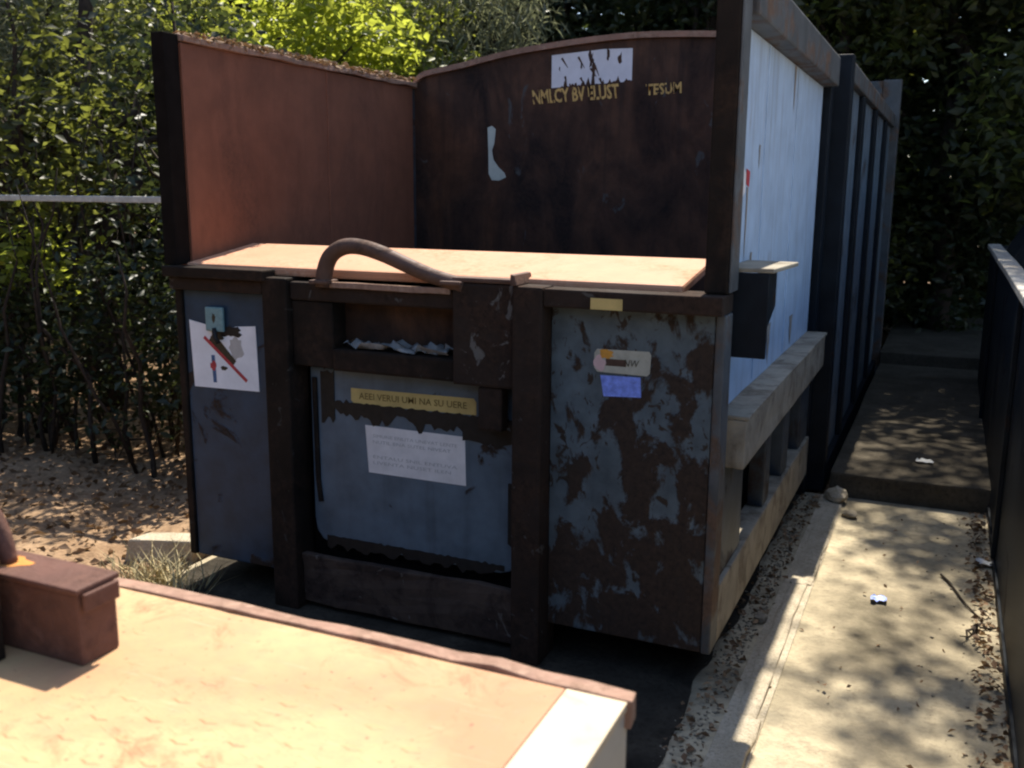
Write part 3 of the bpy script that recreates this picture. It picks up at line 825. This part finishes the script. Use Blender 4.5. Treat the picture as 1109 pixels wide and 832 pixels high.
# ================================================================== VEGETATION
G = 'shrubs and trees left of the compactor'
S1 = (.15, .15, .12)
tree('hazel_shrub', 'leafy dark shrub nearest the left frame edge beyond the dirt', 'shrub', (-6.45, 5.35, -0.03), 3.4, 0.035,
     [((0, 0, 2.6), (1.0, .5, 1.0), 50)], .10, 'leaf_mid', 1, G, per=36, extra_stems=10, spread=S1)
tree('hazel_shrub', 'dark twiggy shrub with thin stems close to the compactor corner', 'shrub', (-5.0, 5.45, -0.03), 3.2, 0.03,
     [((0, 0, 2.2), (.75, .5, 1.3), 54), ((0, 0, .9), (.7, .4, .5), 12)], .09, 'leaf_dark', 2, G, per=36, extra_stems=10, spread=S1)
tree('broadleaf_tree', 'broadleaf tree with the thick dark trunk behind the fence rail', 'tree', (-6.55, 6.15, -0.05), 5.5, 0.10,
     [((0, .5, 2.6), (1.5, .5, 1.1), 100), ((-.2, .3, 5.4), (1.5, 1.0, .8), 22)], .095, 'leaf_mid', 3, G, per=40, limbs=12, spread=S1)
tree('broadleaf_tree', 'slender tree with bright yellow green leaves above the rusty hopper side', 'tree', (-6.3, 7.9, -0.05), 3.9, 0.07,
     [((0.2, 0, 3.25), (1.6, .7, .75), 110), ((-.2, .1, 1.6), (1.1, .7, .8), 30)], .115, 'leaf_bright', 4, G, per=34, limbs=12, spread=S1)
tree('broadleaf_tree', 'yellow green tree above the middle of the rusty hopper side', 'tree', (-5.75, 8.9, -0.05), 4.1, 0.07,
     [((0, 0, 3.4), (1.3, .7, .8), 95)], .105, 'leaf_bright', 5, G, per=34, limbs=12, spread=S1)
tree('pine_tree', 'grey green feathery pine behind the inner hopper corner', 'tree', (-4.95, 9.3, -0.05), 4.4, 0.09,
     [((0, 0, 3.4), (1.1, .7, 1.1), 110)], .16, 'leaf_grey', 6, G, per=70, aspect=0.10, limbs=14, spread=(.16, .16, .24), flat=1.2)
tree('hazel_shrub', 'low bright green shrub behind the fence at the left edge', 'shrub', (-5.95, 4.98, -0.05), 1.75, 0.02,
     [((0, 0, 1.42), (.30, .15, .20), 14)], .085, 'leaf_bright', 7, G, per=30, extra_stems=5, spread=S1)
for k, (bx, by, bl) in enumerate(((-7.3, 5.05, 'low bramble bush under the fence rail at the left frame edge'),
                                 (-6.15, 4.95, 'low bramble bush under the fence rail, second from the left edge'),
                                 (-5.15, 4.95, 'low bramble bush under the fence rail, second from the compactor'),
                                 (-4.25, 5.0, 'low bramble bush under the fence rail right beside the compactor'))):
    tree('bramble_bush', bl, 'bush', (bx, by, -0.03), 1.1, 0.018,
         [((0, 0, .75), (.62, .28, .65), 46)], .075, 'leaf_dark', 60 + k, 'low bramble bushes under the fence rail', per=38, extra_stems=5, limbs=6, spread=(.13, .12, .12))
tree('broadleaf_tree', 'tall dense tree at the far left behind the other shrubs', 'tree', (-9.6, 7.6, -0.05), 7.0, 0.13,
     [((0, 0, 2.4), (1.8, 1.1, 1.9), 120), ((0, 0, 5.2), (2.0, 1.6, 1.6), 60)], .12, 'leaf_dark', 8, G, per=40, limbs=12, spread=S1)
tree('broadleaf_tree', 'big shade tree behind the fence, its unseen high crown added to shade the shrubs', 'tree', (-9.7, 10.4, -0.05), 8.5, 0.16,
     [((0.2, 0, 7.9), (2.3, 2.0, 1.7), 140), ((0, 0, 3.0), (2.0, 1.0, 2.2), 100), ((1.9, -3.6, 6.7), (2.6, 2.0, 0.9), 40)], .13, 'leaf_dark', 15, G, per=42, limbs=14, spread=(.25, .25, .2))  # high blobs added above the view to keep sun and sky off the shrubs
tree('pine_tree', 'grey green feathery pine at the upper left behind the fence rail', 'tree', (-7.7, 6.9, -0.05), 5.0, 0.08,
     [((0, 0, 3.2), (.9, .5, .8), 70)], .15, 'leaf_grey', 16, G, per=70, aspect=0.10, limbs=12, spread=(.15, .15, .22), flat=1.2)
G2 = 'trees behind the compactor and the path end'
tree('dark_tree', 'dark tree rising behind the left half of the arched bulkhead', 'tree', (-5.3, 13.2, -0.05), 8.0, 0.14,
     [((0, 0, 3.4), (1.9, .8, 2.0), 160), ((0, 0, 6.6), (2.4, 1.6, 2.0), 110)], .14, 'leaf_dark', 9, G2, per=40, limbs=12)
tree('dark_tree', 'dark tree rising behind the right half of the arched bulkhead', 'tree', (-2.9, 12.8, -0.05), 8.5, 0.14,
     [((0, 0, 3.6), (1.8, .8, 2.0), 160), ((0, 0, 7.0), (2.4, 1.6, 2.2), 110)], .14, 'leaf_dark', 10, G2, per=40, limbs=12)
tree('broadleaf_tree', 'mid green tree peeking over the blue flank of the compactor', 'tree', (-1.35, 11.9, -0.05), 6.5, 0.10,
     [((0.1, 0, 3.9), (1.0, .6, 1.0), 70), ((0, .2, 5.6), (1.3, 1.0, 1.1), 50), ((.3, .3, 1.6), (.7, .5, 1.3), 50)], .13, 'leaf_mid', 11, G2, per=40)
tree('dark_tree', 'dark tree closing off the far end of the path', 'tree', (-0.1, 12.6, 0.05), 8.5, 0.13,
     [((0, .2, 2.2), (1.3, .7, 2.0), 150), ((0.2, -.3, 6.2), (2.4, 1.8, 2.4), 190)], .14, 'leaf_dark', 12, G2, per=42)
tree('broadleaf_tree', 'leafy tree overhanging the dark container at the right edge', 'tree', (1.35, 11.3, -0.05), 6.5, 0.10,
     [((-.4, 0, 2.5), (.9, .7, 1.0), 70), ((0, 0, 4.8), (1.7, 1.2, 1.6), 90)], 0.15, 'leaf_mid', 13, G2, per=40)
tree('dark_tree', 'tall tree standing beyond the dark container, boughs over the path', 'tree', (2.9, 9.6, -0.05), 10.0, 0.15,
     [((-3.30, -.75, 9.0), (.42, .35, .25), 9), ((-3.15, .75, 9.0), (.7, .42, .3), 15), ((-2.75, -.5, 9.0), (1.0, 1.0, .5), 5), ((-2.5, 1.5, 8.8), (1.5, .8, .7), 70), ((0, 0, 8.4), (2.0, 2.0, 1.6), 80)], .13, 'leaf_mid', 14, G2, per=42)

# far wood as one dark mass
rng = np.random.default_rng(77)
def mass(x0, x1, y0, y1, z0, z1, k):
    return np.stack([rng.uniform(x0, x1, k), rng.uniform(y0, y1, k), rng.uniform(z0, z1, k)], 1)
cl = np.concatenate([mass(-24, 12, 14.6, 18.5, 0, 12, 3600), mass(-18, -11.2, 1, 15, 0, 9, 1500), mass(-13, 1, 14.2, 15.2, 0, 5, 700)])
pts = clump_points(rng, cl, 34, (.45, .45, .35))
V, F = leaf_arrays(rng, pts, .27, .5, .6)
tag(arrays_mesh('far_wood', V, F, 'leaf_dark'), 'dense dark wood closing the view behind all the trees', 'wood', kind='stuff')
cl = np.concatenate([mass(-18, 5, -14, -8.5, 0, 6, 1300), mass(-15, -11, -8, 1, 0, 7, 560)])  # unseen leaf mass added to hold sky light off the compactor front
pts = clump_points(rng, cl, 20, (.5, .5, .4))
V, F = leaf_arrays(rng, pts, .40, .5, .6)
tag(arrays_mesh('sky_block_wood', V, F, 'leaf_dark'), 'added unseen wood behind the viewer, cutting the sky light', 'wood', kind='stuff')

# leaf litter on the dirt
def litter(name, n, box, zf, size, mat, seed, label, cat):
    r = np.random.default_rng(seed)
    c = np.stack([r.uniform(box[0], box[1], n), r.uniform(box[2], box[3], n), np.full(n, zf) + r.uniform(0, .03, n)], 1)
    V, F = leaf_arrays(r, c, size, 0.15, 0.6)
    return tag(arrays_mesh(name, V, F, mat), label, cat, kind='stuff')
litter('leaf_litter', 4200, (-7.5, -3.25, 2.2, 6.5), -0.02, .055, 'leaf_dry', 21, 'dry brown leaf litter on the dirt left of the compactor', 'leaf litter')
litter('fallen_leaves', 60, (-0.68, 0.33, 2.4, 6.1), 0.004, .026, 'leaf_dry', 22, 'small dry leaves scattered on the sunlit path', 'leaves')
litter('leaf_drift', 420, (0.23, 0.335, 2.4, 6.1), 0.004, .035, 'leaf_dry', 24, 'drift of dry leaves along the foot of the dark container', 'leaves')
litter('flank_leaves', 380, (-0.74, -0.60, 2.2, 6.1), 0.004, .032, 'leaf_dry', 25, 'drift of dry leaves in the shade along the compactor flank', 'leaves')
litter('rim_leaves', 900, (-3.20, -3.11, Y0 + .1, 5.45), 2.512, .035, 'leaf_dry', 23, 'dry leaf debris along the rim of the rusty hopper side', 'leaves')

# pebbles and rubble beside the kerb
def pebbles(name, n, fn, smin, smax, mat, seed, label, cat):
    r = np.random.default_rng(seed)
    base = np.array([(1, 0, 0), (-1, 0, 0), (0, 1, 0), (0, -1, 0), (0, 0, 1), (0, 0, -1)], float)
    tri = np.array([(0, 2, 4), (2, 1, 4), (1, 3, 4), (3, 0, 4), (2, 0, 5), (1, 2, 5), (3, 1, 5), (0, 3, 5)])
    VV, FF = [], []
    for i in range(n):
        s = r.uniform(smin, smax) * r.uniform(.6, 1.4, 3); s[2] *= .6
        a = r.uniform(0, 6.28); ca, sa = math.cos(a), math.sin(a)
        v = base * s * r.uniform(.8, 1.2, (6, 1))
        v = np.stack([v[:, 0] * ca - v[:, 1] * sa, v[:, 0] * sa + v[:, 1] * ca, v[:, 2]], 1)
        x, y_ = fn(r)
        VV.append(v + np.array([x, y_, s[2] * .5])); FF.append(tri + 6 * i)
    return tag(arrays_mesh(name, np.concatenate(VV), np.concatenate(FF), mat), label, cat, kind='stuff')
pebbles('gravel', 1100, lambda r: (-.62 - abs(r.normal()) * .06 if r.random() < .85 else .33 - abs(r.normal()) * .12, r.uniform(2.2, 6.1)), .003, .009, 'stone', 31, 'loose gravel and grit along the foot of the compactor flank', 'gravel')

def rock(name, loc, s, seed, label, mat='stone', group=None):
    bm = bmesh.new(); bmesh.ops.create_icosphere(bm, subdivisions=2, radius=1)
    r = random.Random(seed)
    from mathutils import noise as mn
    for v in bm.verts:
        v.co *= 1 + .35 * mn.noise(v.co * 1.4 + Vector((seed, 0, 0)))
        v.co = Vector((v.co.x * s[0], v.co.y * s[1], v.co.z * s[2]))
    me = bpy.data.meshes.new(name); bm.to_mesh(me); bm.free(); me.materials.append(MATS[mat])
    o = bpy.data.objects.new(name, me); COL.objects.link(o); o.location = loc; o.rotation_euler = (0, 0, r.uniform(0, 6))
    return tag(o, label, 'stone', group)
rock('stone', (-.50, 6.0, .05), (.07, .06, .05), 1, 'pale stone at the far end of the kerb', 'kerb_concrete')
rock('stone', (-.40, 5.75, .02), (.05, .04, .025), 2, 'small stone on the path near the kerb end')
rock('stone', (-.62, 4.1, .02), (.04, .03, .022), 3, 'small stone in the shade between kerb and compactor flank')
crumple('paper_scrap', 'paper', .30, 5.25, .01, .08, .07, .02, 41, 'white paper scrap on the path beside the dark container', 'litter', 5)
crumple('blue_wrapper', 'blue_wrap', -.16, 4.55, .01, .07, .06, .02, 42, 'small blue and white wrapper on the sunlit path', 'litter', 5)
crumple('paper_scrap', 'paper', -.03, 6.62, .158, .10, .06, .015, 43, 'pale scrap on the dark step slab', 'litter', 5)
MB().tube(wobble((.10, 5.0, .012), (.27, 4.5, .012), 6, .006, rng), [.006, .006, .005, .005, .004, .004, .003], 6).build('twig', 'bark')
tag(bpy.data.objects['twig'], 'thin dark twig lying on the path', 'twig')
tw = MB()
for q in range(5):
    tw.tube(wobble((.24, 4.42, .015), (.24 + .04 * q - .06, 4.25 + .05 * q, .03), 4, .008, rng), [.007, .006, .005, .004, .002], 5)
tag(tw.build('broken_branch', 'bark'), 'small broken branch at the foot of the dark container', 'branch')

# concrete post stub and dry grass left of the compactor
cb = MB().prism([(-3.75, 3.50, -.05), (-3.42, 3.62, -.05), (-3.40, 3.78, -.05), (-3.74, 3.64, -.05)], (0.03, 0.01, 0.14)).build('concrete_block', 'kerb_concrete', None, 0.012, cuts=2, jitter=0.006)
tag(cb, 'pale concrete block half buried at the compactor left corner', 'block')
r = np.random.default_rng(51)
n = 260
base = np.stack([-3.30 + r.normal(size=n) * .10, 3.28 + r.normal(size=n) * .07, np.full(n, -.02)], 1)
dirv = np.stack([r.normal(size=n) * .5, r.normal(size=n) * .5, np.ones(n)], 1)
L = r.uniform(.08, .24, (n, 1))
side_ = np.stack([r.normal(size=n), r.normal(size=n), np.zeros(n)], 1); side_ /= np.linalg.norm(side_, axis=1)[:, None]
mid = base + dirv * L * .55; tip = base + dirv * L * .9 + np.stack([r.normal(size=n) * .05, r.normal(size=n) * .05, np.zeros(n)], 1)
V = np.stack([base - side_ * .004, base + side_ * .004, mid + side_ * .003, mid - side_ * .003, tip], 1).reshape(-1, 3)
i = np.arange(n)[:, None] * 5
F = np.stack([np.concatenate([i, i + 1, i + 2], 1), np.concatenate([i, i + 2, i + 3], 1), np.concatenate([i + 3, i + 2, i + 4], 1)], 1).reshape(-1, 3)
tag(arrays_mesh('dry_grass', V, F, 'straw'), 'tuft of dry straw coloured grass at the compactor left corner', 'grass', kind='stuff')
